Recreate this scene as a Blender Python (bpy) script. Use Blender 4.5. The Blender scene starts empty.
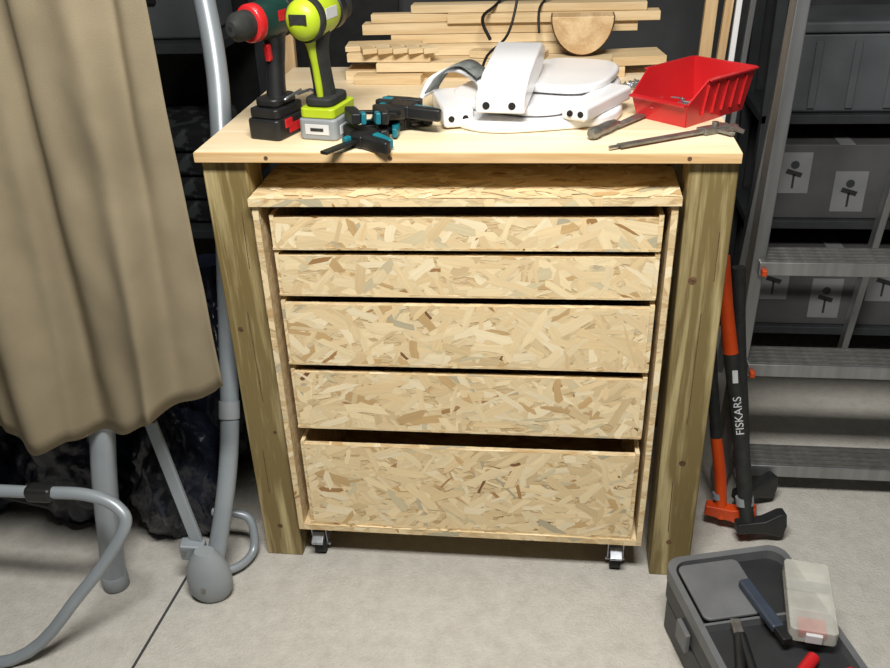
import bpy, bmesh, math, random
from mathutils import Vector, Matrix, noise, Euler
random.seed(7)
sc=bpy.context.scene
sc.view_settings.view_transform='Standard'

def lin(c):
    return tuple(((v/255)/12.92 if v/255<=.04045 else ((v/255+.055)/1.055)**2.4) for v in c)+(1,)
def link(nt,a,b): nt.links.new(a,b)
def mat(name,c,rough=.5,metal=0,c2=None,scale=20,stretch=(1,1,1),bump=0,detail=4,coat=0,alpha=1,trans=0,lo=.35,hi=.65,bscale=None,nr=.5):
    m=bpy.data.materials.new(name);m.use_nodes=True;nt=m.node_tree;b=nt.nodes['Principled BSDF']
    b.inputs['Base Color'].default_value=lin(c);b.inputs['Roughness'].default_value=rough;b.inputs['Metallic'].default_value=metal
    b.inputs['Coat Weight'].default_value=coat;b.inputs['Alpha'].default_value=alpha;b.inputs['Transmission Weight'].default_value=trans
    tc=nt.nodes.new('ShaderNodeTexCoord');mp=nt.nodes.new('ShaderNodeMapping');mp.inputs['Scale'].default_value=stretch
    link(nt,tc.outputs['Object'],mp.inputs[0])
    n=nt.nodes.new('ShaderNodeTexNoise');n.inputs['Scale'].default_value=scale;n.inputs['Detail'].default_value=detail;n.inputs['Roughness'].default_value=nr
    link(nt,mp.outputs[0],n.inputs['Vector'])
    if c2 is None: c2=tuple(v*.9 for v in c)
    r=nt.nodes.new('ShaderNodeValToRGB');r.color_ramp.elements[0].color=lin(c2);r.color_ramp.elements[1].color=lin(c)
    r.color_ramp.elements[0].position=lo;r.color_ramp.elements[1].position=hi
    link(nt,n.outputs[0],r.inputs[0]);link(nt,r.outputs[0],b.inputs['Base Color'])
    if bump:
        n2=nt.nodes.new('ShaderNodeTexNoise');n2.inputs['Scale'].default_value=bscale or scale*3;n2.inputs['Detail'].default_value=5
        link(nt,mp.outputs[0],n2.inputs['Vector'])
        bu=nt.nodes.new('ShaderNodeBump');bu.inputs['Strength'].default_value=bump;bu.inputs['Distance'].default_value=.01
        link(nt,n2.outputs[0],bu.inputs['Height']);link(nt,bu.outputs[0],b.inputs['Normal'])
    return m
def wood(name,c,c2,axis='x',scale=1.0,ring=.5,rough=.6,fine=.7,p0=.25,p1=.95):
    m=bpy.data.materials.new(name);m.use_nodes=True;nt=m.node_tree;b=nt.nodes['Principled BSDF'];b.inputs['Roughness'].default_value=rough
    tc=nt.nodes.new('ShaderNodeTexCoord');mp=nt.nodes.new('ShaderNodeMapping')
    st={'x':(.06,1,1),'y':(1,.06,1),'z':(1,1,.06)}[axis]
    mp.inputs['Scale'].default_value=[s*scale for s in st]
    link(nt,tc.outputs['Object'],mp.inputs[0])
    info=nt.nodes.new('ShaderNodeObjectInfo');va=nt.nodes.new('ShaderNodeVectorMath');va.operation='ADD'
    vs=nt.nodes.new('ShaderNodeVectorMath');vs.operation='SCALE';vs.inputs['Scale'].default_value=13
    cmb=nt.nodes.new('ShaderNodeCombineXYZ')
    for i in range(3): link(nt,info.outputs['Random'],cmb.inputs[i])
    link(nt,cmb.outputs[0],vs.inputs[0]);link(nt,mp.outputs[0],va.inputs[0]);link(nt,vs.outputs[0],va.inputs[1])
    n=nt.nodes.new('ShaderNodeTexNoise');n.inputs['Scale'].default_value=12;n.inputs['Detail'].default_value=3;n.inputs['Distortion'].default_value=.6
    link(nt,va.outputs[0],n.inputs['Vector'])
    mu=nt.nodes.new('ShaderNodeMath');mu.operation='MULTIPLY';mu.inputs[1].default_value=14
    sn=nt.nodes.new('ShaderNodeMath');sn.operation='SINE'
    link(nt,n.outputs[0],mu.inputs[0]);link(nt,mu.outputs[0],sn.inputs[0])
    n2=nt.nodes.new('ShaderNodeTexNoise');n2.inputs['Scale'].default_value=150;n2.inputs['Detail'].default_value=3
    link(nt,va.outputs[0],n2.inputs['Vector'])
    mr=nt.nodes.new('ShaderNodeMapRange');mr.inputs[1].default_value=-1;mr.inputs[2].default_value=1;mr.inputs[3].default_value=0;mr.inputs[4].default_value=ring
    link(nt,sn.outputs[0],mr.inputs[0])
    ad=nt.nodes.new('ShaderNodeMath');ad.operation='MULTIPLY_ADD';ad.inputs[1].default_value=fine;link(nt,n2.outputs[0],ad.inputs[0]);link(nt,mr.outputs[0],ad.inputs[2])
    r=nt.nodes.new('ShaderNodeValToRGB');r.color_ramp.elements[0].color=lin(c);r.color_ramp.elements[1].color=lin(c2)
    r.color_ramp.elements[0].position=p0;r.color_ramp.elements[1].position=p1
    link(nt,ad.outputs[0],r.inputs[0])
    hs=nt.nodes.new('ShaderNodeHueSaturation')
    mv=nt.nodes.new('ShaderNodeMapRange');mv.inputs[3].default_value=.92;mv.inputs[4].default_value=1.06
    link(nt,info.outputs['Random'],mv.inputs[0]);link(nt,mv.outputs[0],hs.inputs['Value']);link(nt,r.outputs[0],hs.inputs['Color'])
    link(nt,hs.outputs[0],b.inputs['Base Color'])
    bu=nt.nodes.new('ShaderNodeBump');bu.inputs['Strength'].default_value=.15;bu.inputs['Distance'].default_value=.002
    link(nt,ad.outputs[0],bu.inputs['Height']);link(nt,bu.outputs[0],b.inputs['Normal'])
    return m

class G:
    def __init__(s,name,loc=(0,0,0),rot=(0,0,0)):
        s.e=bpy.data.objects.new(name,None);s.e.location=loc;s.e.rotation_euler=rot;s.e.empty_display_size=.05
        bpy.context.collection.objects.link(s.e)
def mo(g,name,verts,faces,m,smooth=False,loc=(0,0,0),rot=(0,0,0),bev=0,bseg=2):
    me=bpy.data.meshes.new(name);me.from_pydata([tuple(v) for v in verts],[],faces);me.update()
    bm=bmesh.new();bm.from_mesh(me);bmesh.ops.recalc_face_normals(bm,faces=bm.faces);bm.to_mesh(me);bm.free()
    o=bpy.data.objects.new(name,me);bpy.context.collection.objects.link(o)
    o.location=loc;o.rotation_euler=rot
    for mm in (m if isinstance(m,list) else [m]): me.materials.append(mm)
    if smooth or bev:
        for p in me.polygons: p.use_smooth=True
    if bev:
        b=o.modifiers.new('b','BEVEL');b.width=bev;b.segments=bseg;b.limit_method='ANGLE';b.angle_limit=.6;b.harden_normals=True
    elif smooth:
        es=o.modifiers.new('e','EDGE_SPLIT');es.split_angle=.8
    if g: o.parent=g.e
    return o
def box(g,name,size,loc,m,rot=(0,0,0),bev=.002,bseg=2):
    x,y,z=[s/2 for s in size]
    v=[(-x,-y,-z),(x,-y,-z),(x,y,-z),(-x,y,-z),(-x,-y,z),(x,-y,z),(x,y,z),(-x,y,z)]
    f=[(0,1,2,3),(4,7,6,5),(0,4,5,1),(1,5,6,2),(2,6,7,3),(3,7,4,0)]
    return mo(g,name,v,f,m,loc=loc,rot=rot,bev=bev,bseg=bseg)
def bb(g,name,lo,hi,m,bev=.002):
    return box(g,name,[h-l for l,h in zip(lo,hi)],[(h+l)/2 for l,h in zip(lo,hi)],m,bev=bev)
def frame(d):
    d=d.normalized();a=Vector((0,0,1)) if abs(d.z)<.9 else Vector((1,0,0))
    u=a.cross(d).normalized();return u,d.cross(u)
def sweep(g,name,pts,rs,m,seg=16,sub=6,flat=1.0,cap=True,up=None):
    P=[Vector(p) for p in pts]
    if isinstance(rs,(int,float)): rs=[rs]*len(P)
    if sub>1 and len(P)>2:
        Q=[];RR=[];n=len(P)
        for i in range(n-1):
            a=P[max(i-1,0)];b=P[i];c=P[i+1];d=P[min(i+2,n-1)]
            for k in range(sub):
                t=k/sub
                Q.append(.5*((2*b)+(c-a)*t+(2*a-5*b+4*c-d)*t*t+(3*b-a-3*c+d)*t**3));RR.append(rs[i]*(1-t)+rs[i+1]*t)
        Q.append(P[-1]);RR.append(rs[-1]);P,rs=Q,RR
    v=[];f=[];u=None
    for i,p in enumerate(P):
        d=(P[min(i+1,len(P)-1)]-P[max(i-1,0)]).normalized()
        if u is None:
            u=Vector(up) if up else frame(d)[0]
        u=(u-d*u.dot(d)).normalized();w=d.cross(u)
        for k in range(seg):
            a=2*math.pi*k/seg;v.append(p+u*math.cos(a)*rs[i]+w*math.sin(a)*rs[i]*flat)
    n=len(P)
    for i in range(n-1):
        for k in range(seg): f.append((i*seg+k,i*seg+(k+1)%seg,(i+1)*seg+(k+1)%seg,(i+1)*seg+k))
    if cap: f.append(tuple(range(seg))[::-1]);f.append(tuple(range((n-1)*seg,n*seg)))
    return mo(g,name,v,f,m,smooth=True)
def cyl(g,name,a,b,r,m,r2=None,seg=20): return sweep(g,name,[a,b],[r,r if r2 is None else r2],m,seg=seg,sub=1)
def lathe(g,name,prof,m,loc=(0,0,0),rot=(0,0,0),seg=28,sy=1):
    v=[];f=[]
    for r,h in prof:
        for k in range(seg):
            a=2*math.pi*k/seg;v.append((r*math.cos(a),r*math.sin(a)*sy,h))
    n=len(prof)
    for i in range(n-1):
        for k in range(seg): f.append((i*seg+k,i*seg+(k+1)%seg,(i+1)*seg+(k+1)%seg,(i+1)*seg+k))
    f.append(tuple(range(seg))[::-1]);f.append(tuple(range((n-1)*seg,n*seg)))
    return mo(g,name,v,f,m,smooth=True,loc=loc,rot=rot)
def prism(g,name,poly,th,m,loc=(0,0,0),rot=(0,0,0),bev=.002):
    n=len(poly);v=[(x,y,0) for x,y in poly]+[(x,y,th) for x,y in poly]
    f=[tuple(range(n))[::-1],tuple(range(n,2*n))]+[(i,(i+1)%n,n+(i+1)%n,n+i) for i in range(n)]
    return mo(g,name,v,f,m,loc=loc,rot=rot,bev=bev)
def rrect(w,d,r,seg=6):
    p=[]
    for cx,cy,a0 in ((w/2-r,d/2-r,0),(-w/2+r,d/2-r,90),(-w/2+r,-d/2+r,180),(w/2-r,-d/2+r,270)):
        for k in range(seg+1):
            a=math.radians(a0+90*k/seg);p.append((cx+r*math.cos(a),cy+r*math.sin(a)))
    return p
def merge_mesh(g,name,items,m):
    V=[];Fc=[]
    for v,f in items:
        o=len(V);V+=v;Fc+=[tuple(i+o for i in ff) for ff in f]
    return mo(g,name,V,Fc,m)

# ---------------- materials
M={}
M['floor']=mat('concrete_floor',(192,189,181),.75,c2=(164,160,152),scale=22,bump=.35,detail=15,bscale=160,nr=.85,lo=.28,hi=.6)
M['wall']=mat('wall_plaster',(62,64,65),.9,c2=(50,52,53),scale=5,bump=.2)
M['ceil']=mat('ceiling_paint',(150,150,148),.9)
M['pine']=wood('pine_top',(240,225,196),(228,205,164),'x',1,.45,.45)
M['pine_edge']=wood('pine_edge',(228,198,150),(204,166,114),'x',2,.5,.5)
M['post']=wood('treated_pine_post',(182,167,122),(118,102,62),'z',1.9,.7,.6,.75,.3,1.15)
M['plank']=wood('offcut_pine',(224,204,166),(198,170,126),'x',1.5,.5,.6)
M['plank_y']=wood('offcut_pine_end',(212,186,144),(180,146,102),'z',1.5,.5,.6)
M['bark']=mat('bark',(110,80,55),.9,c2=(70,50,35),scale=40,bump=.6)
M['canvas']=mat('beige_canvas',(140,128,104),.9,c2=(127,116,93),scale=8,bump=.15,bscale=500)
M['gsteel']=mat('grey_painted_steel',(152,160,166),.38,.25,c2=(142,150,156),scale=8)
M['gplast']=mat('grey_plastic',(146,152,156),.5,c2=(134,140,144),scale=8)
M['crate']=mat('grey_crate_plastic',(92,97,100),.5,c2=(80,85,88),scale=8)
M['alu']=mat('aluminium',(168,170,171),.35,.8,c2=(146,148,149),scale=30,stretch=(1,1,.1))
M['zinc']=mat('zinc_steel',(185,190,198),.3,.85,c2=(150,155,165),scale=60)
M['steel']=mat('tool_steel',(150,148,142),.35,.7,c2=(120,118,112),scale=60)
M['black']=mat('black_plastic',(32,33,34),.45,c2=(24,25,26),scale=30)
M['rubber']=mat('rubber_grip',(40,42,40),.75,c2=(30,31,30),scale=60)
M['bag']=mat('bin_bag_plastic',(30,36,50),.3,c2=(20,24,36),scale=10,bump=.8,bscale=22)
M['lime']=mat('lime_plastic',(180,202,42),.4,c2=(166,188,36),scale=10)
M['dgreen']=mat('dark_green_plastic',(22,58,50),.4,c2=(18,48,42),scale=10)
M['red']=mat('red_plastic',(200,38,42),.35,c2=(182,28,32),scale=6,coat=.2)
M['teal']=mat('teal_plastic',(30,124,140),.4,c2=(22,106,120),scale=20)
M['white']=mat('white_plastic',(236,236,236),.3,c2=(228,228,230),scale=6,coat=.2)
M['strap']=mat('grey_webbing',(120,124,120),.8,c2=(90,94,92),scale=60)
M['orange']=mat('orange_plastic',(215,80,26),.4,c2=(195,66,20),scale=10)
M['dark']=mat('dark_hole',(14,14,14),.8)
M['toolbox']=mat('toolbox_grey',(108,110,112),.5,c2=(94,96,98),scale=10)
M['toolbox_d']=mat('toolbox_dark',(46,47,49),.5,c2=(36,37,39),scale=10)
M['clear']=mat('clear_plastic',(215,215,205),.15,alpha=.5)
M['carton']=mat('carton_grey',(86,86,86),.7,c2=(72,72,73),scale=6)
M['paper']=mat('label_paper',(205,207,208),.6,c2=(196,198,200),scale=10)
M['label']=mat('carton_label',(134,135,137),.6,c2=(122,124,126),scale=10)
M['shelfm']=mat('shelf_steel',(62,65,68),.5,.3)
M['blue']=mat('slate_blue_plastic',(58,66,80),.4)
M['cable']=mat('black_cable',(15,15,15),.5)
M['clothd']=mat('patterned_cloth',(60,66,68),.9,c2=(16,16,18),scale=25,lo=.5,hi=.56)
def osbmat():
    m=bpy.data.materials.new('osb_strands');m.use_nodes=True;nt=m.node_tree;b=nt.nodes['Principled BSDF'];b.inputs['Roughness'].default_value=.55
    at=nt.nodes.new('ShaderNodeVertexColor');at.layer_name='Col'
    uv=nt.nodes.new('ShaderNodeUVMap');uv.uv_map='UV'
    mp=nt.nodes.new('ShaderNodeMapping');mp.inputs['Scale'].default_value=(12,300,1);link(nt,uv.outputs[0],mp.inputs[0])
    n=nt.nodes.new('ShaderNodeTexNoise');n.inputs['Scale'].default_value=1;n.inputs['Detail'].default_value=4;link(nt,mp.outputs[0],n.inputs['Vector'])
    mr=nt.nodes.new('ShaderNodeMapRange');mr.inputs[1].default_value=.3;mr.inputs[2].default_value=.7;mr.inputs[3].default_value=.90;mr.inputs[4].default_value=1.04;link(nt,n.outputs[0],mr.inputs[0])
    hs=nt.nodes.new('ShaderNodeHueSaturation');link(nt,mr.outputs[0],hs.inputs['Value']);link(nt,at.outputs[0],hs.inputs['Color'])
    link(nt,hs.outputs[0],b.inputs['Base Color']);return m
M['osb']=osbmat()
M['osb_base']=mat('osb_core',(222,202,162),.7,c2=(196,168,122),scale=60,stretch=(.4,1,1),bump=.3)
SC=[((234,214,172),34),((229,206,162),32),((225,200,154),20),((238,222,186),16),((214,190,146),9),((208,194,158),6),((200,168,118),5),((168,128,80),2.6),((126,86,50),2.2),((184,174,146),2.4)]
def clip(poly,w,h):
    def c(p,ins,inter):
        o=[]
        for i in range(len(p)):
            a=p[i-1];b=p[i]
            if ins(b):
                if not ins(a): o.append(inter(a,b))
                o.append(b)
            elif ins(a): o.append(inter(a,b))
        return o
    def ix(X): return lambda a,b:(X,a[1]+(b[1]-a[1])*(X-a[0])/(b[0]-a[0]))
    def iy(Y): return lambda a,b:(a[0]+(b[0]-a[0])*(Y-a[1])/(b[1]-a[1]),Y)
    for ins,it in ((lambda p:p[0]>=0,ix(0)),(lambda p:p[0]<=w,ix(w)),(lambda p:p[1]>=0,iy(0)),(lambda p:p[1]<=h,iy(h))):
        if len(poly)<3: return []
        poly=c(poly,ins,it)
    return poly if len(poly)>=3 else []
def osb_face(V,Fc,cols,uvs,o,u,v,n,w,h,dens=4200,dirang=None):
    N=int(w*h*dens)+6
    cs=[c for c,_ in SC];ws=[x for _,x in SC]
    for i in range(N):
        L=random.uniform(.03,.11);B=random.uniform(.006,.024)
        a=random.gauss(0,.75) if dirang is None else random.gauss(dirang,.6)
        col=random.choices(cs,ws)[0]
        if sum(col)<420:
            L=random.uniform(.02,.06);B=random.uniform(.004,.013)
        cx,cy=random.uniform(-.02,w+.02),random.uniform(-.02,h+.02)
        pl=[(-L/2,random.uniform(-B/2,B/2)),(-L/2*random.uniform(.4,.95),-B/2),(0,-B/2*random.uniform(.6,1.2)),(L/2*random.uniform(.4,.95),-B/2),(L/2,random.uniform(-B/2,B/2)),(L/2*random.uniform(.4,.95),B/2),(0,B/2*random.uniform(.6,1.2)),(-L/2*random.uniform(.4,.95),B/2)]
        ca,sa=math.cos(a),math.sin(a)
        wp=clip([(cx+x*ca-y*sa,cy+x*sa+y*ca) for x,y in pl],w,h)
        if not wp: continue
        st=len(V);off=.0003+i*1.8e-6;ro=random.uniform(0,50)
        for x,y in wp:
            V.append(o+u*x+v*y+n*off)
        Fc.append(tuple(range(st,len(V))))
        j=random.uniform(.96,1.025);lc=lin(tuple(min(255,q*j) for q in col))
        cols.append(lc);uvs.append([((x-cx)*ca+(y-cy)*sa+ro,-(x-cx)*sa+(y-cy)*ca+ro) for x,y in wp])
def osb_board(g,name,lo,hi,faces='f',warp=None,dens=4200):
    lo=Vector(lo);hi=Vector(hi);x0,y0,z0=lo;x1,y1,z1=hi
    V=[Vector(p) for p in ((x0,y0,z0),(x1,y0,z0),(x1,y1,z0),(x0,y1,z0),(x0,y0,z1),(x1,y0,z1),(x1,y1,z1),(x0,y1,z1))]
    Fc=[(0,3,2,1),(4,5,6,7),(0,1,5,4),(1,2,6,5),(2,3,7,6),(3,0,4,7)];cols=[];uvs=[]
    X,Y,Z=Vector((1,0,0)),Vector((0,1,0)),Vector((0,0,1))
    if 'f' in faces: osb_face(V,Fc,cols,uvs,Vector((x0,y0,z0)),X,Z,-Y,x1-x0,z1-z0,dens)
    if 't' in faces: osb_face(V,Fc,cols,uvs,Vector((x0,y0,z1)),X,Y,Z,x1-x0,y1-y0,dens*.5)
    if 'r' in faces: osb_face(V,Fc,cols,uvs,Vector((x1,y0,z0)),Y,Z,X,y1-y0,z1-z0,1600,1.57)
    if 'l' in faces: osb_face(V,Fc,cols,uvs,Vector((x0,y1,z0)),-Y,Z,-X,y1-y0,z1-z0,1600,1.57)
    if warp: V=[warp(v) for v in V]
    me=bpy.data.meshes.new(name);me.from_pydata([tuple(v) for v in V],[],Fc);me.update()
    me.materials.append(M['osb_base']);me.materials.append(M['osb'])
    ca=me.color_attributes.new('Col','FLOAT_COLOR','CORNER');ul=me.uv_layers.new(name='UV')
    for p in me.polygons[6:]:
        p.material_index=1;k=p.index-6
        for j,li in enumerate(p.loop_indices):
            ca.data[li].color=cols[k];ul.data[li].uv=uvs[k][j]
    o=bpy.data.objects.new(name,me);bpy.context.collection.objects.link(o);o.parent=g.e
    return o

# ---------------- room
def room(name,lo,hi,m): 
    return bb(None,name,lo,hi,m,bev=0)
room('floor',(-2.0,-3.2,-.1),(2.2,1.3,0),M['floor'])
room('wall_back',(-2.0,1.3,-.1),(2.2,1.4,2.7),M['wall'])
room('wall_left',(-2.1,-3.2,-.1),(-2.0,1.4,2.7),M['wall'])
room('wall_right',(2.2,-3.2,-.1),(2.3,1.4,2.7),M['wall'])
room('wall_front',(-2.1,-3.3,-.1),(2.3,-3.2,2.7),M['wall'])
room('ceiling',(-2.1,-3.3,2.7),(2.3,1.4,2.8),M['ceil'])

# ---------------- workbench
g=G('workbench')
ys=[0.003,.14,.28,.42,.56,.72]
for i in range(5): bb(g,f'top_board_{i+1}',(-.5,ys[i]+.0002,.986),(.5,ys[i+1]-.0002,1.005),M['pine'],.0008)
bb(g,'front_edge_strip',(-.5,-.002,.986),(.5,.003,1.005),M['pine_edge'],.001)
for i,x in enumerate((-.36,-.125,.41)): cyl(g,f'edge_knot_{i+1}',(x,-.0026,.995),(x,-.0019,.995),.004,M['bark'])
for n,x0,y0 in (('leg_1',-.495,.016),('leg_2',.413,.016),('leg_3',-.495,.62),('leg_4',.413,.62)):
    box(g,n,(.088,.088,.986),(x0+.044,y0+.044,.493),M['post'],bev=.004)
bb(g,'side_rail_1',(-.47,.104,.90),(-.44,.62,.986),M['post'])
bb(g,'side_rail_2',(.44,.104,.90),(.47,.62,.986),M['post'])
bb(g,'back_rail',(-.407,.66,.90),(.413,.69,.986),M['post'])
for i,(x,z,r) in enumerate(((-.452,.09,.006),(.45,.10,.006),(.46,.32,.007),(-.47,.62,.006),(.44,.75,.008),(-.43,.36,.004))): cyl(g,f'knot_{i+1}',(x,.0165,z),(x,.0155,z),r,M['bark'])
for i,(x,z,l) in enumerate(((-.448,.55,.22),(-.465,.25,.12),(.462,.55,.26),(.445,.2,.14),(.48,.8,.1),(-.43,.82,.12))): box(g,f'drying_crack_{i+1}',(.0014,.001,l),(x,.0158,z),M['bark'],rot=(0,.01*(i%3-1),0),bev=0)

# ---------------- OSB drawer cabinet
def warp(v):
    x=-.3+(v.x+.3)*(1-.022*(.914-v.z)); return Vector((x,v.y,v.z+v.x*.010*v.z/.9))
g=G('drawer_cabinet')
Y0=.0
osb_board(g,'top_panel',(-.405,Y0-.008,.905),(.404,.60,.920),'ft',warp)
osb_board(g,'side_1',(-.402,Y0,.098),(-.390,.59,.905),'fl',warp)
osb_board(g,'side_2',(.388,Y0,.098),(.400,.59,.905),'fr',warp)
osb_board(g,'bottom_panel',(-.390,Y0,.098),(.388,.59,.112),'ft',warp)
osb_board(g,'back_panel',(-.390,.575,.112),(.388,.59,.905),'',warp)
dz=[(.815,.880),(.713,.800),(.552,.693),(.388,.530),(.119,.343)]
for i,(a,b) in enumerate(dz):
    xl,xr=-.369,.372
    yf=Y0+.006+.002*(i%2)
    osb_board(g,f'drawer_front_{i+1}',(xl+.004,yf,a),(xr-.004,yf+.014,b-.004),'ft',warp)
    osb_board(g,f'drawer_side_{2*i+1}',(xl-.004,yf+.003,a-.002),(xl+.004,.55,b+.002),'ft',warp)
    osb_board(g,f'drawer_side_{2*i+2}',(xr-.004,yf+.001,a-.002),(xr+.005,.55,b+.002),'ft',warp)
    osb_board(g,f'drawer_bottom_{i+1}',(xl-.004,yf-.001,a-.005),(xr+.004,.55,a+.0),'f',warp)
    osb_board(g,f'drawer_back_{i+1}',(xl,.54,a),(xr,.55,b),'',warp)
    for s,x in ((1,-.388),(2,.376)):
        bb(g,f'runner_{2*i+s}',(x+.002,.06,(a+b)/2-.012),(x+.009,.5,(a+b)/2+.012),M['black'],0)
ci=0
for x in (-.363,.335):
    for y in (.045,.52):
        ci+=1
        box(g,f'caster_{ci}_plate',(.05,.06,.004),(x,y,.095),M['zinc'])
        for s in (-1,1):
            prism(g,f'caster_{ci}_fork_{s+2}',[(-.016,.0),(.02,0),(.022,.06),(-.022,.06)],.003,M['zinc'],loc=(x+s*.017-.0015,y,.034),rot=(math.pi/2,0,math.pi/2),bev=.0005)
        cyl(g,f'caster_{ci}_wheel',(x-.012,y-.004,.024),(x+.012,y-.004,.024),.024,M['rubber'])
        cyl(g,f'caster_{ci}_axle',(x-.022,y-.004,.024),(x+.022,y-.004,.024),.006,M['zinc'])
        box(g,f'caster_{ci}_brake',(.028,.03,.012),(x,y-.03,.058),M['zinc'],rot=(.5,0,0),bev=.002)
        cyl(g,f'caster_{ci}_swivel',(x,y,.083),(x,y,.094),.02,M['zinc'])

# ---------------- curtain
g=G('canvas_curtain')
nx,nz=120,60;V=[];Fc=[]
for j in range(nz+1):
    t=j/nz
    for i in range(nx+1):
        s=i/nx
        x=-.470-.75*(1-s)
        hem=.572-.125*min(1,(1-s)*2.6)+.010*math.sin(s*25)
        z=2.4+(hem-2.4)*t
        low=max(0,(1.5-z)/1.1)
        amp=.016+.020*low
        ph=(1-s)*26+.5*math.sin(z*2)
        y=-.16+amp*math.sin(ph*.8+.3)+.010*math.sin(ph*2.1+z*1.4)-.02*low*(1-s)
        x+=.012*math.sin(z*3.1+ph)*(1 if s<.98 else .3)
        y+=.006*noise.noise(Vector((x*6,z*5,1)))+.003*noise.noise(Vector((x*25,z*12,5)))
        V.append((x,y,z))
for j in range(nz):
    for i in range(nx): a=j*(nx+1)+i;Fc.append((a,a+1,a+nx+2,a+nx+1))
o=mo(g,'cloth',V,Fc,M['canvas']);
for p in o.data.polygons:p.use_smooth=True
so=o.modifiers.new('s','SOLIDIFY');so.thickness=.002
cyl(g,'curtain_rail',(-1.3,-.16,2.41),(-.4,-.16,2.41),.012,M['gsteel'])

# ---------------- grey tubular frame
g=G('folding_tubular_frame')
sweep(g,'main_tube',[(-.582,-.105,.05),(-.553,-.04,.2),(-.536,.02,.36),(-.540,.12,.58),(-.549,.27,.92),(-.575,.38,1.12),(-.63,.48,1.4),(-.68,.56,1.9)],[.021]*4+[.024]*4,M['gsteel'],sub=8)
lathe(g,'foot_joint',[(.024,0),(.040,.004),(.050,.02),(.052,.05),(.048,.08),(.036,.11),(.022,.13)],M['gplast'],loc=(-.583,-.125,0),sy=.8)
cyl(g,'joint_screw',(-.583,-.168,.05),(-.583,-.164,.05),.006,M['steel'])
cyl(g,'tube_collar',(-.5355,.028,.385),(-.536,.045,.42),.0235,M['gplast'])
def slat(g,name,a,b,w,t,m): 
    a=Vector(a);b=Vector(b);d=b-a;o=box(g,name,(w,t,d.length),(a+b)/2,m,bev=.003);o.rotation_mode='QUATERNION';o.rotation_quaternion=Vector((0,0,1)).rotation_difference(d);return o
slat(g,'flat_brace',(-.600,-.10,.085),(-.675,-.06,.43),.028,.012,M['gsteel'])
box(g,'brace_bracket',(.056,.03,.05),(-.62,-.10,.11),M['gsteel'],rot=(.2,.1,.1),bev=.005)
for i,dx in enumerate((-.015,.012)): cyl(g,f'bracket_bolt_{i+1}',(-.62+dx,-.113,.115),(-.62+dx,-.120,.115),.005,M['steel'])
sweep(g,'loop_tube',[(-.585,-.09,.03),(-.54,-.05,.02),(-.52,.0,.03),(-.53,.03,.09),(-.57,.03,.11),(-.62,.03,.11)],.010,M['gsteel'])
sweep(g,'rear_leg_tube',[(-.82,-.116,.03),(-.785,-.11,.3),(-.745,-.08,.6),(-.72,-.05,1.0)],.027,M['gsteel'])
lathe(g,'rear_leg_foot',[(.026,0),(.03,.004),(.03,.035),(.027,.04)],M['gplast'],loc=(-.82,-.117,0))
g=G('bent_steel_handle')
sweep(g,'lower_tube',[(-1.25,-.22,.355),(-.90,-.22,.355),(-.76,-.22,.355),(-.690,-.23,.33),(-.685,-.25,.285),(-.78,-.30,.16),(-.94,-.36,.016),(-1.25,-.40,.016)],.013,M['gsteel'])
cyl(g,'cross_tube',(-1.25,-.22,.42),(-.86,-.2,.31),.012,M['rubber'])
box(g,'rubber_sleeve',(.06,.035,.035),(-.86,-.22,.355),M['black'],bev=.01)

# ---------------- bin bags
def bag(name,c,r,seed,h=1.3,m=M['bag']):
    g=G(name,loc=(c[0],c[1],0))
    bm=bmesh.new();bmesh.ops.create_icosphere(bm,subdivisions=5,radius=1)
    for v in bm.verts:
        p=v.co.copy();n=noise.noise(p*1.7+Vector((seed,0,0)))*.2+abs(noise.noise(p*4+Vector((0,seed,0))))*.22+abs(noise.noise(p*9+Vector((0,seed,3))))*.1
        k=1+n-.14
        z=p.z*k;rad=k*(1 if p.z<.3 else 1-.75*((p.z-.3)/.7)**1.4)
        v.co=Vector((p.x*r*rad,p.y*r*rad,max(0,(z+.85)*r*h)))
    me=bpy.data.meshes.new('sack');bm.to_mesh(me);bm.free()
    for p in me.polygons:p.use_smooth=True
    me.materials.append(m);o=bpy.data.objects.new('sack',me);bpy.context.collection.objects.link(o);o.parent=g.e
    top=max(v.co.z for v in me.vertices)
    lathe(g,'knot',[(.02,-.04),(.012,0),(.03,.03),(.045,.06),(.02,.05)],m,loc=(0,0,top))
bag('bin_bag',(-.72,.10),.12,1.3,1.75)
bag('bin_bag',(-.99,.14),.14,4.3,1.7)
bag('bin_bag',(-.70,.42),.15,8.3,1.9)
bag('bin_bag',(-1.30,.10),.15,5.3,1.6)

# ---------------- left shelf
g=G('storage_shelf')
for z in (.5,1.03,1.45): bb(g,f'board_{int(z*100)}',(-1.55,.78,z),(-.72,1.2,z+.025),M['shelfm'])
for i,(x,y) in enumerate(((-1.55,.78),(-.75,.78),(-1.55,1.17),(-.75,1.17))): bb(g,f'upright_{i+1}',(x,y,0),(x+.03,y+.03,1.9),M['shelfm'])
bb(g,'back_sheet',(-1.55,1.2,0),(-.3,1.21,1.9),M['black'])
g=G('folded_patterned_cloth')
for i in range(4): prism(g,f'fold_{i+1}',rrect(.34-.02*i,.3,.03),.07,M['clothd'],loc=(-.95,.98,.526+.072*i),bev=.02)
g=G('storage_crate')
bb(g,'body',(-1.1,.84,1.056),(-.78,1.12,1.2),M['crate'],.01);bb(g,'rim',(-1.11,.83,1.19),(-.77,1.13,1.215),M['crate'],.006)
bb(g,'handle',(-.99,.825,1.15),(-.89,.84,1.17),M['dark'],.003)

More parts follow.
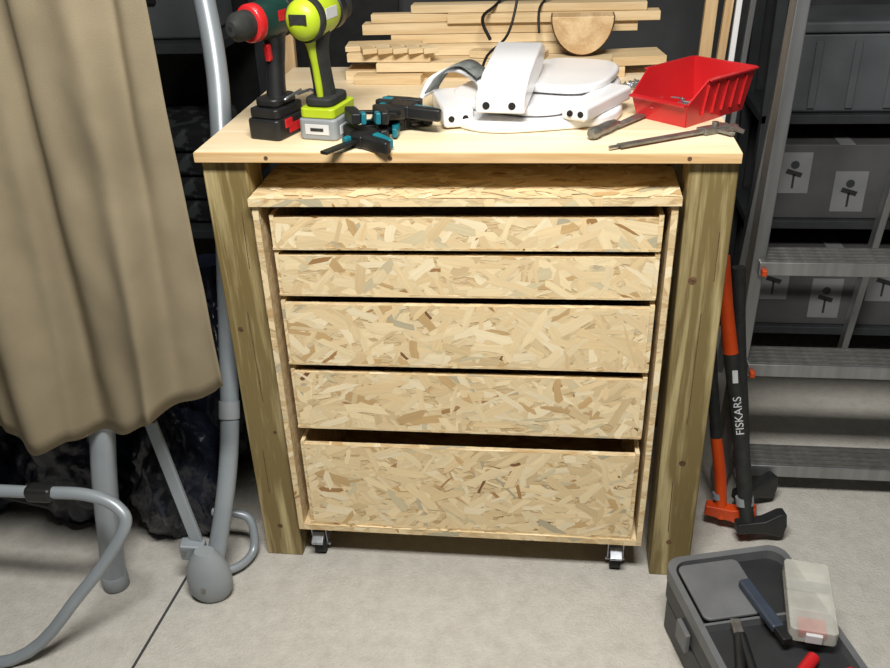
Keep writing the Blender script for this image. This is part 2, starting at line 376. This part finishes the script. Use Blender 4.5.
# ---------------- drills
def drill(name,loc,heading,body,ring,grip,batt,battop,labelm,kk=1.0,sxy=.86):
    g=G(name,loc=loc,rot=(0,0,heading));g.e.scale=(kk*sxy,kk*sxy,kk)
    prism(g,'battery',rrect(.125,.088,.012),.042,batt,loc=(.012,0,0),bev=.005)
    prism(g,'battery_top',rrect(.115,.080,.012),.02,battop,loc=(.01,0,.042),bev=.004)
    for i,s in enumerate((-1,1)):
        box(g,f'battery_latch_{i+1}',(.03,.006,.018),(.03,s*.044,.03),ring,bev=.002)
    box(g,'battery_label',(.002,.055,.02),(-.051,0,.022),labelm,bev=.0005)
    box(g,'battery_stripe',(.002,.03,.006),(-.0523,0,.022),grip,bev=.0005)
    for i,s in enumerate((-1,1)): box(g,f'battery_label_side_{i+1}',(.06,.002,.018),(.0,s*.0445,.018),labelm,bev=.0005)
    prism(g,'foot',rrect(.095,.066,.02),.018,grip,loc=(.008,0,.062),bev=.006)
    sweep(g,'handle',[(.004,0,.07),(.0,0,.1),(-.008,0,.14),(-.014,0,.175),(-.012,0,.205)],[.026,.0235,.023,.026,.033],grip,flat=.95,up=(1,0,0))
    sweep(g,'handle_spine',[(-.020,0,.075),(-.0225,0,.1),(-.029,0,.14),(-.038,0,.175),(-.045,0,.2)],[.007,.008,.008,.010,.016],body,flat=.9)
    box(g,'trigger',(.016,.016,.035),(.016,0,.165),ring,rot=(0,.1,0),bev=.005)
    r90=(0,math.pi/2,0)
    lathe(g,'motor_housing',[(.012,-.085),(.028,-.08),(.037,-.066),(.040,-.04),(.040,0),(.037,.03),(.032,.05)],body,loc=(0,0,.228),rot=r90)
    lathe(g,'rear_vent',[(.0405,-.062),(.0422,-.058),(.0422,-.042),(.0405,-.04)],grip,loc=(0,0,.228),rot=r90)
    lathe(g,'clutch_ring',[(.030,.048),(.036,.052),(.036,.074),(.032,.078)],ring,loc=(0,0,.228),rot=r90)
    lathe(g,'chuck',[(.026,.076),(.028,.085),(.027,.12),(.014,.142),(.008,.143)],M['rubber'],loc=(0,0,.228),rot=r90)
    cyl(g,'chuck_hole',(.142,0,.228),(.1435,0,.228),.005,M['dark'])
    box(g,'top_selector',(.03,.018,.008),(-.01,0,.269),grip,bev=.003)
    for i,s in enumerate((-1,1)): box(g,f'side_label_{i+1}',(.05,.002,.02),(-.012,s*.0395,.235),labelm,bev=.0005)
    box(g,'rear_label',(.002,.038,.018),(-.0855,0,.232),grip,bev=.0005)
    sweep(g,'belt_hook',[(.03,.038,.075),(.03,.048,.08),(-.03,.048,.085)],.003,M['zinc'],sub=3)
    return g
drill('cordless_drill',(-.366,.135,1.005),math.radians(-108),M['dgreen'],M['red'],M['black'],M['black'],M['black'],M['red'],.95)
drill('cordless_drill',(-.268,.12,1.005),math.radians(78),M['lime'],M['black'],M['rubber'],M['gplast'],M['lime'],M['paper'],.98,.92)

# ---------------- clamps
def clamp(name,loc,rz,L=.2,rot=(0,0)):
    g=G(name,loc=loc,rot=(rot[0],rot[1],rz))
    box(g,'bar',(L,.016,.006),(0,0,.012),M['black'],bev=.001)
    prism(g,'fixed_jaw',[(0,-.012),(.02,-.012),(.024,.02),(.016,.065),(.0,.065),(-.004,.02)],.02,M['black'],loc=(L/2-.02,0,.002),bev=.003)
    box(g,'fixed_pad',(.010,.024,.022),(L/2-.026,.054,.012),M['teal'],bev=.003)
    prism(g,'slide_body',[(-.03,-.02),(.03,-.02),(.034,.018),(.026,.065),(.012,.065),(.008,.03),(-.03,.018)],.024,M['black'],loc=(-.01,0,0),bev=.004)
    box(g,'slide_pad',(.010,.024,.022),(.022,.054,.012),M['teal'],bev=.003)
    prism(g,'handle',[(-.028,-.015),(-.006,-.015),(-.012,-.06),(-.02,-.085),(-.036,-.085),(-.036,-.06)],.024,M['black'],loc=(-.01,0,0),bev=.005)
    prism(g,'trigger',[(.004,-.015),(.022,-.015),(.010,-.05),(-.002,-.075),(-.010,-.07),(-.004,-.05)],.018,M['teal'],loc=(-.01,0,.003),bev=.003)
    box(g,'release_button',(.018,.012,.02),(-.045,.01,.012),M['teal'],bev=.003)
clamp('bar_clamp',(-.178,.06,1.006),math.radians(60),.24)
clamp('bar_clamp',(-.145,.15,1.006),math.radians(25),.16)
clamp('bar_clamp',(-.120,.16,1.032),math.radians(80),.15,(0.05,0.1))
clamp('bar_clamp',(-.155,.12,1.036),math.radians(200),.15,(0.05,-.08))

# ---------------- white plastic seat parts
g=G('white_child_seat',loc=(.115,.275,1.005))
def dshape(w,d,k=.5,n=40):
    return [(w/2*math.copysign(abs(math.cos(a))**.6,math.cos(a)),d/2*math.copysign(abs(math.sin(a))**.75,math.sin(a))) for a in (2*math.pi*i/n for i in range(n))]
prism(g,'lower_tray',dshape(.36,.34),.022,M['white'],loc=(.005,.02,0),bev=.008,rot=(0,0,.25))
prism(g,'upper_tray',dshape(.30,.36),.02,M['white'],loc=(.02,.06,.024),bev=.008,rot=(0,0,-.5))
prism(g,'seat_panel',dshape(.2,.26),.018,M['white'],loc=(.08,.08,.048),bev=.007,rot=(0,0,-.3))
def hole(i,p,d=(0,-1,0),r=.006):
    p=Vector(p);d=Vector(d).normalized();cyl(g,f'screw_hole_{i}',p-d*.003,p+d*.001,r,M['dark'])
box(g,'arm_1',(.062,.18,.038),(-.150,-.04,.022),M['white'],rot=(0,0,.25),bev=.008)
prism(g,'arm_2',[(-.13,-.02),(.09,.01),(.13,.03),(.14,.055),(.10,.068),(-.06,.042),(-.12,.018),(-.13,.012)],.095,M['white'],loc=(-.0775,-.03,.060),rot=(math.pi/2,0,math.pi/2-.12),bev=.005)
box(g,'arm_3',(.055,.2,.03),(.14,-.06,.036),M['white'],rot=(0,0,-.5),bev=.008)
hole(1,(-.142,-.1315,.022));hole(2,(-.115,-.1245,.022))
hole(3,(-.072,-.1620,.056),r=.007);hole(4,(-.023,-.1675,.056),r=.007)
hole(5,(.085,-.146,.036),(-.4,-.88,0));hole(6,(.105,-.155,.036),(-.4,-.88,0))
def ribbon(name,pts,w,m,th=.003):
    P=[Vector(p) for p in pts];Q=[]
    n=len(P)
    for i in range(n-1):
        a=P[max(i-1,0)];b=P[i];c=P[i+1];d=P[min(i+2,n-1)]
        for k in range(8):
            t=k/8;Q.append(.5*((2*b)+(c-a)*t+(2*a-5*b+4*c-d)*t*t+(3*b-a-3*c+d)*t**3))
    Q.append(P[-1]);V=[];F=[]
    side=Vector(w)
    for q in Q: V+= [q-side,q+side]
    for i in range(len(Q)-1): F.append((2*i,2*i+1,2*i+3,2*i+2))
    o=mo(g,name,V,F,m,smooth=False);s=o.modifiers.new('s','SOLIDIFY');s.thickness=th
    for p in o.data.polygons:p.use_smooth=True
    return o
ribbon('strap_1',[(-.21,.02,.035),(-.19,.05,.07),(-.14,.06,.085),(-.09,.02,.07),(-.08,-.04,.05)],(.012,.035,0),M['white'],.008)
ribbon('strap_2',[(-.20,.01,.045),(-.17,.03,.08),(-.13,.04,.094),(-.09,.0,.078)],(.010,.028,0),M['strap'])
sweep(g,'harness_cord',[(-.10,.06,.06),(-.09,.12,.09),(-.05,.2,.12),(-.03,.26,.2),(-.03,.32,.28)],.003,M['cable'])

# ---------------- red bin
g=G('red_parts_bin',loc=(.440,.262,1.006),rot=(0,0,math.radians(46)))
L,Wd,H,t=.2,.145,.085,.003
def wallp(name,pts,th=.003,m=M['red']):
    V=[Vector(p) for p in pts];o=mo(g,name,V,[tuple(range(len(V)))],m);s=o.modifiers.new('s','SOLIDIFY');s.thickness=th;s.offset=0;return o
prism(g,'base',rrect(L-.02,Wd-.03,.006),.003,M['red'],bev=.001)
xb0,xb1=-L/2+.01,L/2-.01;yb=Wd/2-.014
for s,n in ((-1,'side_1'),(1,'side_2')):
    wallp(n,[(xb0,s*yb,0),(xb1,s*yb,0),(L/2,s*Wd/2,H),(-L/2+.05,s*Wd/2,H),(-L/2-.0,s*(Wd/2-.006),.045)])
    wallp(n+'_rim',[(L/2,s*Wd/2,H),(-L/2+.05,s*Wd/2,H),(-L/2+.05,s*(Wd/2+.008),H-.001),(L/2,s*(Wd/2+.008),H-.001)])
    for i in range(5):
        x=-.05+i*.03
        box(g,f'{n}_rib_{i+1}',(.003,.006,.06),(x,s*(yb+.011),.045),M['red'],rot=(-s*.16,0,0),bev=.001)
wallp('back',[(xb1,-yb,0),(xb1,yb,0),(L/2,Wd/2,H),(L/2,-Wd/2,H)])
wallp('back_rim',[(L/2,-Wd/2,H),(L/2,Wd/2,H),(L/2+.008,Wd/2,H-.001),(L/2+.008,-Wd/2,H-.001)])
wallp('front_lip',[(xb0,-yb,0),(xb0,yb,0),(-L/2,Wd/2-.006,.045),(-L/2,-Wd/2+.006,.045)])
wallp('front_rim',[(-L/2,Wd/2-.006,.045),(-L/2,-Wd/2+.006,.045),(-L/2-.01,-Wd/2+.006,.043),(-L/2-.01,Wd/2-.006,.043)])
def screws(g,name,n,cx,cy,sx,sy,z0,sz=.01,L=.025):
    items=[]
    for _ in range(n):
        p=Vector((cx+random.uniform(-sx,sx),cy+random.uniform(-sy,sy),z0+random.uniform(.002,sz)))
        d=Vector((random.uniform(-1,1),random.uniform(-1,1),random.uniform(-.1,.15))).normalized()
        u,w=frame(d);v=[];f=[];st=[(0,.0045),(.003,.0018),(L*.8,.0018),(L,.0003)];sg=8
        for h,r in st:
            for k in range(sg):
                a=2*math.pi*k/sg;v.append(p+d*h+u*r*math.cos(a)+w*r*math.sin(a))
        for i in range(3):
            for k in range(sg): f.append((i*sg+k,i*sg+(k+1)%sg,(i+1)*sg+(k+1)%sg,(i+1)*sg+k))
        f.append(tuple(range(sg)));items.append((v,f))
    merge_mesh(g,name,items,M['zinc'])
screws(g,'screws_inside',40,-.02,0,.06,.04,.008,.02)
g=G('loose_screws');screws(g,'screw_pile',26,.36,.47,.05,.03,1.0085,.008)

# ---------------- metal tools on table
g=G('metal_caliper',loc=(.40,.085,1.006),rot=(0,0,math.radians(30)))
box(g,'beam',(.26,.016,.005),(0,0,.006),M['steel'],bev=.001)
prism(g,'slider',[(-.03,-.012),(.03,-.012),(.034,.012),(-.034,.012)],.012,M['steel'],loc=(.08,0,0),bev=.002)
prism(g,'jaw_1',[(0,0),(.018,0),(.012,-.035),(.004,-.04)],.006,M['steel'],loc=(.105,-.005,.003),bev=.001)
prism(g,'jaw_2',[(0,0),(.018,0),(.016,-.04),(.008,-.035)],.006,M['steel'],loc=(.075,-.005,.003),bev=.001)
prism(g,'upper_jaw',[(0,0),(.012,0),(.006,.028)],.005,M['steel'],loc=(.108,.005,.003),bev=.001)
cyl(g,'thumb_screw',(.08,0,.012),(.08,0,.02),.006,M['steel'])
cyl(g,'end_rod',(-.13,0,.006),(-.15,0,.006),.003,M['steel'])
g=G('wood_chisel',loc=(.288,.145,1.006),rot=(0,0,math.radians(56)))
prism(g,'blade',[(.0,-.008),(.10,-.011),(.103,.011),(0,.008)],.004,M['steel'],loc=(0,0,.004),bev=.001)
lathe(g,'handle',[(.006,0),(.009,.006),(.011,.03),(.010,.06),(.012,.08),(.008,.088)],M['steel'],loc=(0,0,.012),rot=(0,-math.pi/2,0))
cyl(g,'ferrule',(-.004,0,.01),(.01,0,.008),.007,M['zinc'])

# ---------------- wood offcuts
g=G('wood_offcut_pile')
pl=[(.0,.62,1.005,.66,.09,.022,.02),(-.22,.55,1.005,.16,.05,.02,-.03),(-.05,.60,1.028,.40,.10,.02,.01),(.22,.585,1.028,.16,.08,.022,-.1),
(-.22,.60,1.049,.20,.08,.02,-.03),(-.02,.66,1.049,.5,.06,.022,.03),(.06,.60,1.0495,.18,.05,.016,-.25),
(.0,.68,1.072,.46,.04,.02,.0),(-.24,.62,1.070,.18,.07,.012,.08),(.32,.64,1.028,.2,.1,.02,.15),
(.03,.69,1.093,.66,.05,.024,.015),(.16,.68,1.118,.5,.05,.02,.01),(-.16,.695,1.118,.24,.03,.02,.03),
(.10,.70,1.139,.56,.05,.018,-.012)]
for i,(cx,cy,z,l,d,th,r) in enumerate(pl):
    box(g,f'plank_{i+1}',(l,d,th),(cx,cy,z+th/2),M['plank'],rot=(0,0,r),bev=.001)
for i in range(5):
    prism(g,f'wedge_{i+1}',[(-.018,0),(.018,0),(.012,.07),(-.006,.07)],.012,M['plank'],loc=(-.26+i*.036,.545,1.071),rot=(0,0,.5),bev=.001)
g=G('split_log')
hp=[(.070*math.cos(a),.085*math.sin(a)) for a in [math.pi+math.pi*i/20 for i in range(21)]]
prism(g,'bark_shell',[(x*1.04,y*1.04-.0) for x,y in hp],.055,M['bark'],loc=(.23,.645,1.14),rot=(math.pi/2,0,0),bev=.001)
prism(g,'cut_face',hp,.059,M['plank_y'],loc=(.23,.643,1.1405),rot=(math.pi/2,0,0),bev=.002)
g=G('upright_timber')
box(g,'batten_1',(.035,.02,1.62),(-.52,.75,.81),M['plank_y'],rot=(0,.015,0))
box(g,'batten_2',(.022,.02,1.7),(-.565,.76,.85),M['plank_y'],rot=(0,-.01,0))
g=G('leaning_battens')
box(g,'batten_1',(.03,.02,1.7),(.53,.76,.852),M['plank_y'],rot=(0,.03,0))
box(g,'batten_2',(.02,.02,1.6),(.565,.77,.802),M['plank_y'],rot=(0,.05,0))
box(g,'batten_3',(.014,.014,1.8),(.60,.78,.902),M['white'],rot=(0,.03,0))
box(g,'batten_4',(.014,.014,1.8),(.63,.79,.902),M['alu'],rot=(0,.05,0))
g=G('black_cable')
sweep(g,'cord_1',[(.02,.55,1.1),(.0,.60,1.14),(.04,.7,1.17),(.1,.75,1.3),(.1,.8,1.6)],.004,M['cable'])
sweep(g,'cord_2',[(.13,.62,1.1),(.13,.66,1.15),(.16,.72,1.2),(.15,.76,1.4),(.16,.8,1.6)],.003,M['cable'])

# ---------------- ladder
g=G('aluminium_step_ladder')
for i,x in enumerate((.635,1.09)):
    slat(g,f'front_rail_{i+1}',(x-.018,.36,.0),(x+.075,.56,1.75),.030,.06,M['alu'])
    slat(g,f'rear_rail_{i+1}',(x+(.07 if i==0 else -.03),.95,.0),(x+(.10 if i==0 else -.03),.60,1.72),.02,.035,M['alu'])
    for z in (.61,.355,.08):
        y=.36+.2*z/1.75
        box(g,f'step_cap_{i}_{int(z*100)}',(.012,.03,.016),(x+(.024 if i==0 else -.0),y-.047,z-.006),M['orange'],bev=.003)
for k,z in enumerate((.08,.355,.61)):
    y=.36+.2*z/1.75
    box(g,f'step_{k+1}',(.45,.095,.034),(.8725,y,z),M['alu'],bev=.003)
    for j in range(5): box(g,f'step_{k+1}_groove_{j+1}',(.44,.004,.003),(.8725,y-.036+j*.018,z+.018),M['steel'],bev=0)
slat(g,'rear_brace',(.71,.86,.4),(1.05,.86,.4),.02,.02,M['alu'])

# ---------------- right shelving & cartons
g=G('metal_shelving')
for z in (.12,.47,.78): bb(g,f'shelf_{int(z*100)}',(.74,.98,z),(1.9,1.28,z+.025),M['shelfm'])
for i,(x,y) in enumerate(((.74,.98),(1.87,.98),(.74,1.25),(1.87,1.25))): bb(g,f'post_{i+1}',(x,y,0),(x+.03,y+.03,1.8),M['shelfm'])
def carton(loc,w,h,d=.2,m=M['carton']):
    g=G('appliance_carton',loc=loc)
    bb(g,'box',(0,0,0),(w,d,h),m,.003)
    for i in range(int(w/.16)):
        x=.03+i*.16;zz=h*(.35 if i%2==0 else .1);hh=h*.55
        bb(g,f'picture_label_{i+1}',(x,-.0015,zz),(x+.09,-.0002,zz+hh),M['label'],0)
        box(g,f'pictogram_body_{i+1}',(.045,.001,.014),(x+.045,-.002,zz+hh*.5),M['toolbox_d'],rot=(0,.3,0),bev=0)
        cyl(g,f'pictogram_knob_{i+1}',(x+.045,-.0016,zz+hh*.7),(x+.045,-.0026,zz+hh*.7),.012,M['shelfm'])
        box(g,f'pictogram_stem_{i+1}',(.006,.001,hh*.35),(x+.045,-.002,zz+hh*.3),M['toolbox_d'],bev=0)
    bb(g,'packing_tape',(w*.45,-.001,h),(w*.55,d,h+.001),M['label'],0)
carton((.78,1.0,.496),.42,.22);carton((1.23,1.0,.496),.5,.24)
carton((.77,1.0,.146),.5,.24);carton((1.3,1.0,.146),.5,.26)
g=G('grey_storage_box')
bb(g,'body',(.82,1.0,.806),(1.5,1.25,1.02),M['crate'],.01);bb(g,'lid',(.81,.99,1.02),(1.51,1.26,1.05),M['crate'],.008)
for i in range(6): bb(g,f'rib_{i+1}',(.86+i*.1,.993,.82),(.88+i*.1,1.0,1.0),M['crate'],.002)

# ---------------- axes
def axe(name,a,b,split,headrot,headm,c1,c2,k=1):
    g=G(name);a=Vector(a);b=Vector(b);m=a.lerp(b,split)
    sweep(g,'shaft',[a,a.lerp(m,.5)+Vector((.004,0,0)),m],[.016*k,.0185*k,.017*k],c1,up=(1,0,0),flat=1.3)
    sweep(g,'grip',[m,m.lerp(b,.5),b],[.0175*k,.0155*k,.019*k],c2,up=(1,0,0),flat=1.3)
    cyl(g,'collar',a.lerp(b,.1),a.lerp(b,.13),.021*k,M['gplast'])
    prism(g,'head',[(-.045,-.014),(.02,-.017),(.06,-.034),(.07,-.03),(.075,.0),(.07,.034),(.055,.034),(.02,.017),(-.045,.014)],.03,headm,loc=a+Vector((.01,.015,.018)),rot=headrot,bev=.004)
    return g
a=Vector((.652,.145,.035));b=Vector((.552,.34,.66))
ax=axe('splitting_axe',a,b,.66,(math.pi/2,0,.2),M['black'],M['rubber'],M['orange'])
axe('splitting_axe',(.597,.19,.035),(.540,.33,.50),.42,(math.pi/2,0,-.3),M['orange'],M['orange'],M['rubber'],.8)
axe('splitting_axe',(.66,.27,.035),(.60,.37,.62),.6,(math.pi/2,0,.5),M['black'],M['rubber'],M['rubber'],.85)
fm=bpy.data.curves.new('brand_lettering','FONT');fm.body='FISKARS';fm.size=.026;fm.extrude=.0003;fm.align_x='CENTER';fm.align_y='CENTER'
fo=bpy.data.objects.new('brand_lettering',fm);bpy.context.collection.objects.link(fo);fm.materials.append(M['paper']);fo.parent=ax.e
p=a.lerp(b,.46)+Vector((.003,-.0265,-.004))
zd=(b-a).normalized();yd=Vector((0,1,0));yd=(yd-zd*yd.dot(zd)).normalized()
tx=zd;tz=-yd;ty=tz.cross(tx)
fo.matrix_basis=Matrix(((tx.x,ty.x,tz.x,p.x),(tx.y,ty.y,tz.y,p.y),(tx.z,ty.z,tz.z,p.z),(0,0,0,1)))
p=a.lerp(b,.60)+Vector((.003,-.0255,-.004))
o=box(ax,'white_sticker',(.012,.001,.03),p,M['paper'],bev=0);o.rotation_euler=(-.3,-.1,0)

# ---------------- toolbox
g=G('toolbox',loc=(.600,-.290,0),rot=(0,0,math.radians(15)))
TW=.26
prism(g,'lower_body',rrect(TW-.01,.42,.03),.085,M['toolbox_d'],bev=.006)
prism(g,'upper_body',rrect(TW-.005,.425,.03),.06,M['toolbox_d'],loc=(0,0,.085),bev=.006)
rim=rrect(TW,.43,.035)
n=len(rim)
inner=[(x*.9,y*.93) for x,y in rim]
V=[(x,y,.140) for x,y in rim]+[(x,y,.170) for x,y in rim]+[(x,y,.170) for x,y in inner]+[(x,y,.145) for x,y in inner]
Fc=[]
for k in range(4):
    for i in range(n): Fc.append((k*n+i,k*n+(i+1)%n,((k+1)%4)*n+(i+1)%n,((k+1)%4)*n+i))
mo(g,'rim',V,Fc,M['toolbox'])
prism(g,'tray_floor',inner,.003,M['toolbox_d'],loc=(0,0,.145),bev=0)
bb(g,'divider_1',(-.115,.03,.147),(.115,.036,.166),M['toolbox'],.001)
prism(g,'lid_panel',rrect(.13,.15,.015),.008,M['toolbox'],loc=(-.045,.115,.162),bev=.003)
box(g,'side_latch_1',(.012,.05,.05),(-TW/2-.002,.08,.09),M['toolbox'],bev=.004)
box(g,'side_latch_2',(.012,.05,.05),(-TW/2-.002,-.1,.09),M['toolbox'],bev=.004)
box(g,'utility_knife_body',(.026,.13,.018),(.005,.05,.180),M['blue'],rot=(0,0,.08),bev=.006)
box(g,'utility_knife_nose',(.020,.035,.014),(.012,-.028,.180),M['black'],rot=(0,0,.08),bev=.003)
cyl(g,'red_screwdriver_grip',(-.01,-.12,.162),(.05,-.075,.164),.012,M['red'])
cyl(g,'red_screwdriver_shank',(-.01,-.12,.162),(-.07,-.165,.160),.003,M['zinc'])
box(g,'bit_case',(.07,.05,.03),(.07,-.145,.163),M['red'],rot=(0,0,.2),bev=.004)
cyl(g,'plier_grip_1',(-.10,-.10,.16),(-.06,.0,.162),.009,M['black'])
cyl(g,'plier_grip_2',(-.075,-.11,.16),(-.055,.0,.162),.009,M['black'])
box(g,'plier_head',(.02,.04,.012),(-.055,.018,.162),M['steel'],rot=(0,0,-.2),bev=.003)
g=G('clear_organizer_case',loc=(.682,-.235,.176),rot=(0.0,0.0,math.radians(-8)))
prism(g,'shell',rrect(.085,.19,.01),.032,M['clear'],bev=.003)
for i in range(2): box(g,f'divider_{i+1}',(.078,.002,.026),(0,-.04+i*.08,.016),M['paper'],bev=0)
box(g,'red_parts',(.05,.04,.012),(0,-.065,.010),M['red'],bev=.002)
box(g,'latch',(.03,.008,.02),(0,-.097,.016),M['paper'],bev=.002)

# ---------------- floor joint
o=bb(None,'trim_1',(-.003,-.45,.0),(.003,.45,.0012),M['wall'],0);o.location=(-.69,-.5,.0006);o.rotation_euler=(0,0,-.06)

# ---------------- lights
def area(name,loc,rot,sx,sy,p,col=(1,1,1)):
    l=bpy.data.lights.new(name,'AREA');l.shape='RECTANGLE';l.size=sx;l.size_y=sy;l.energy=p;l.color=col
    o=bpy.data.objects.new(name,l);o.location=loc;o.rotation_euler=rot;bpy.context.collection.objects.link(o);return o
area('ceiling_lamp',(0.1,-1.1,2.45),(math.radians(20),0,0),.9,.3,74,(1,.972,.925))
area('ceiling_lamp',(0.2,.2,2.66),(0,0,0),.8,.15,3,(1,.97,.92))
w=bpy.data.worlds.new('w');sc.world=w;w.use_nodes=True;w.node_tree.nodes['Background'].inputs[0].default_value=(.8,.85,.9,1);w.node_tree.nodes['Background'].inputs[1].default_value=.2

# ---------------- camera
yaw,pitch,roll,f=0.13446,0.50031,-0.04014,896.75855
Fw=Vector((-math.sin(yaw)*math.cos(pitch),math.cos(yaw)*math.cos(pitch),-math.sin(pitch)))
R=Vector((math.cos(yaw),math.sin(yaw),0));U=R.cross(Fw)
c,s=math.cos(roll),math.sin(roll);R2=c*R+s*U;U2=-s*R+c*U
mt=Matrix(((R2.x,U2.x,-Fw.x,.17563),(R2.y,U2.y,-Fw.y,-1.5724),(R2.z,U2.z,-Fw.z,1.49716),(0,0,0,1)))
cd=bpy.data.cameras.new('camera');cd.sensor_width=36;cd.sensor_fit='HORIZONTAL';cd.lens=f*36/890;cd.clip_start=.01
co=bpy.data.objects.new('camera',cd);bpy.context.collection.objects.link(co);co.matrix_world=mt;sc.camera=co
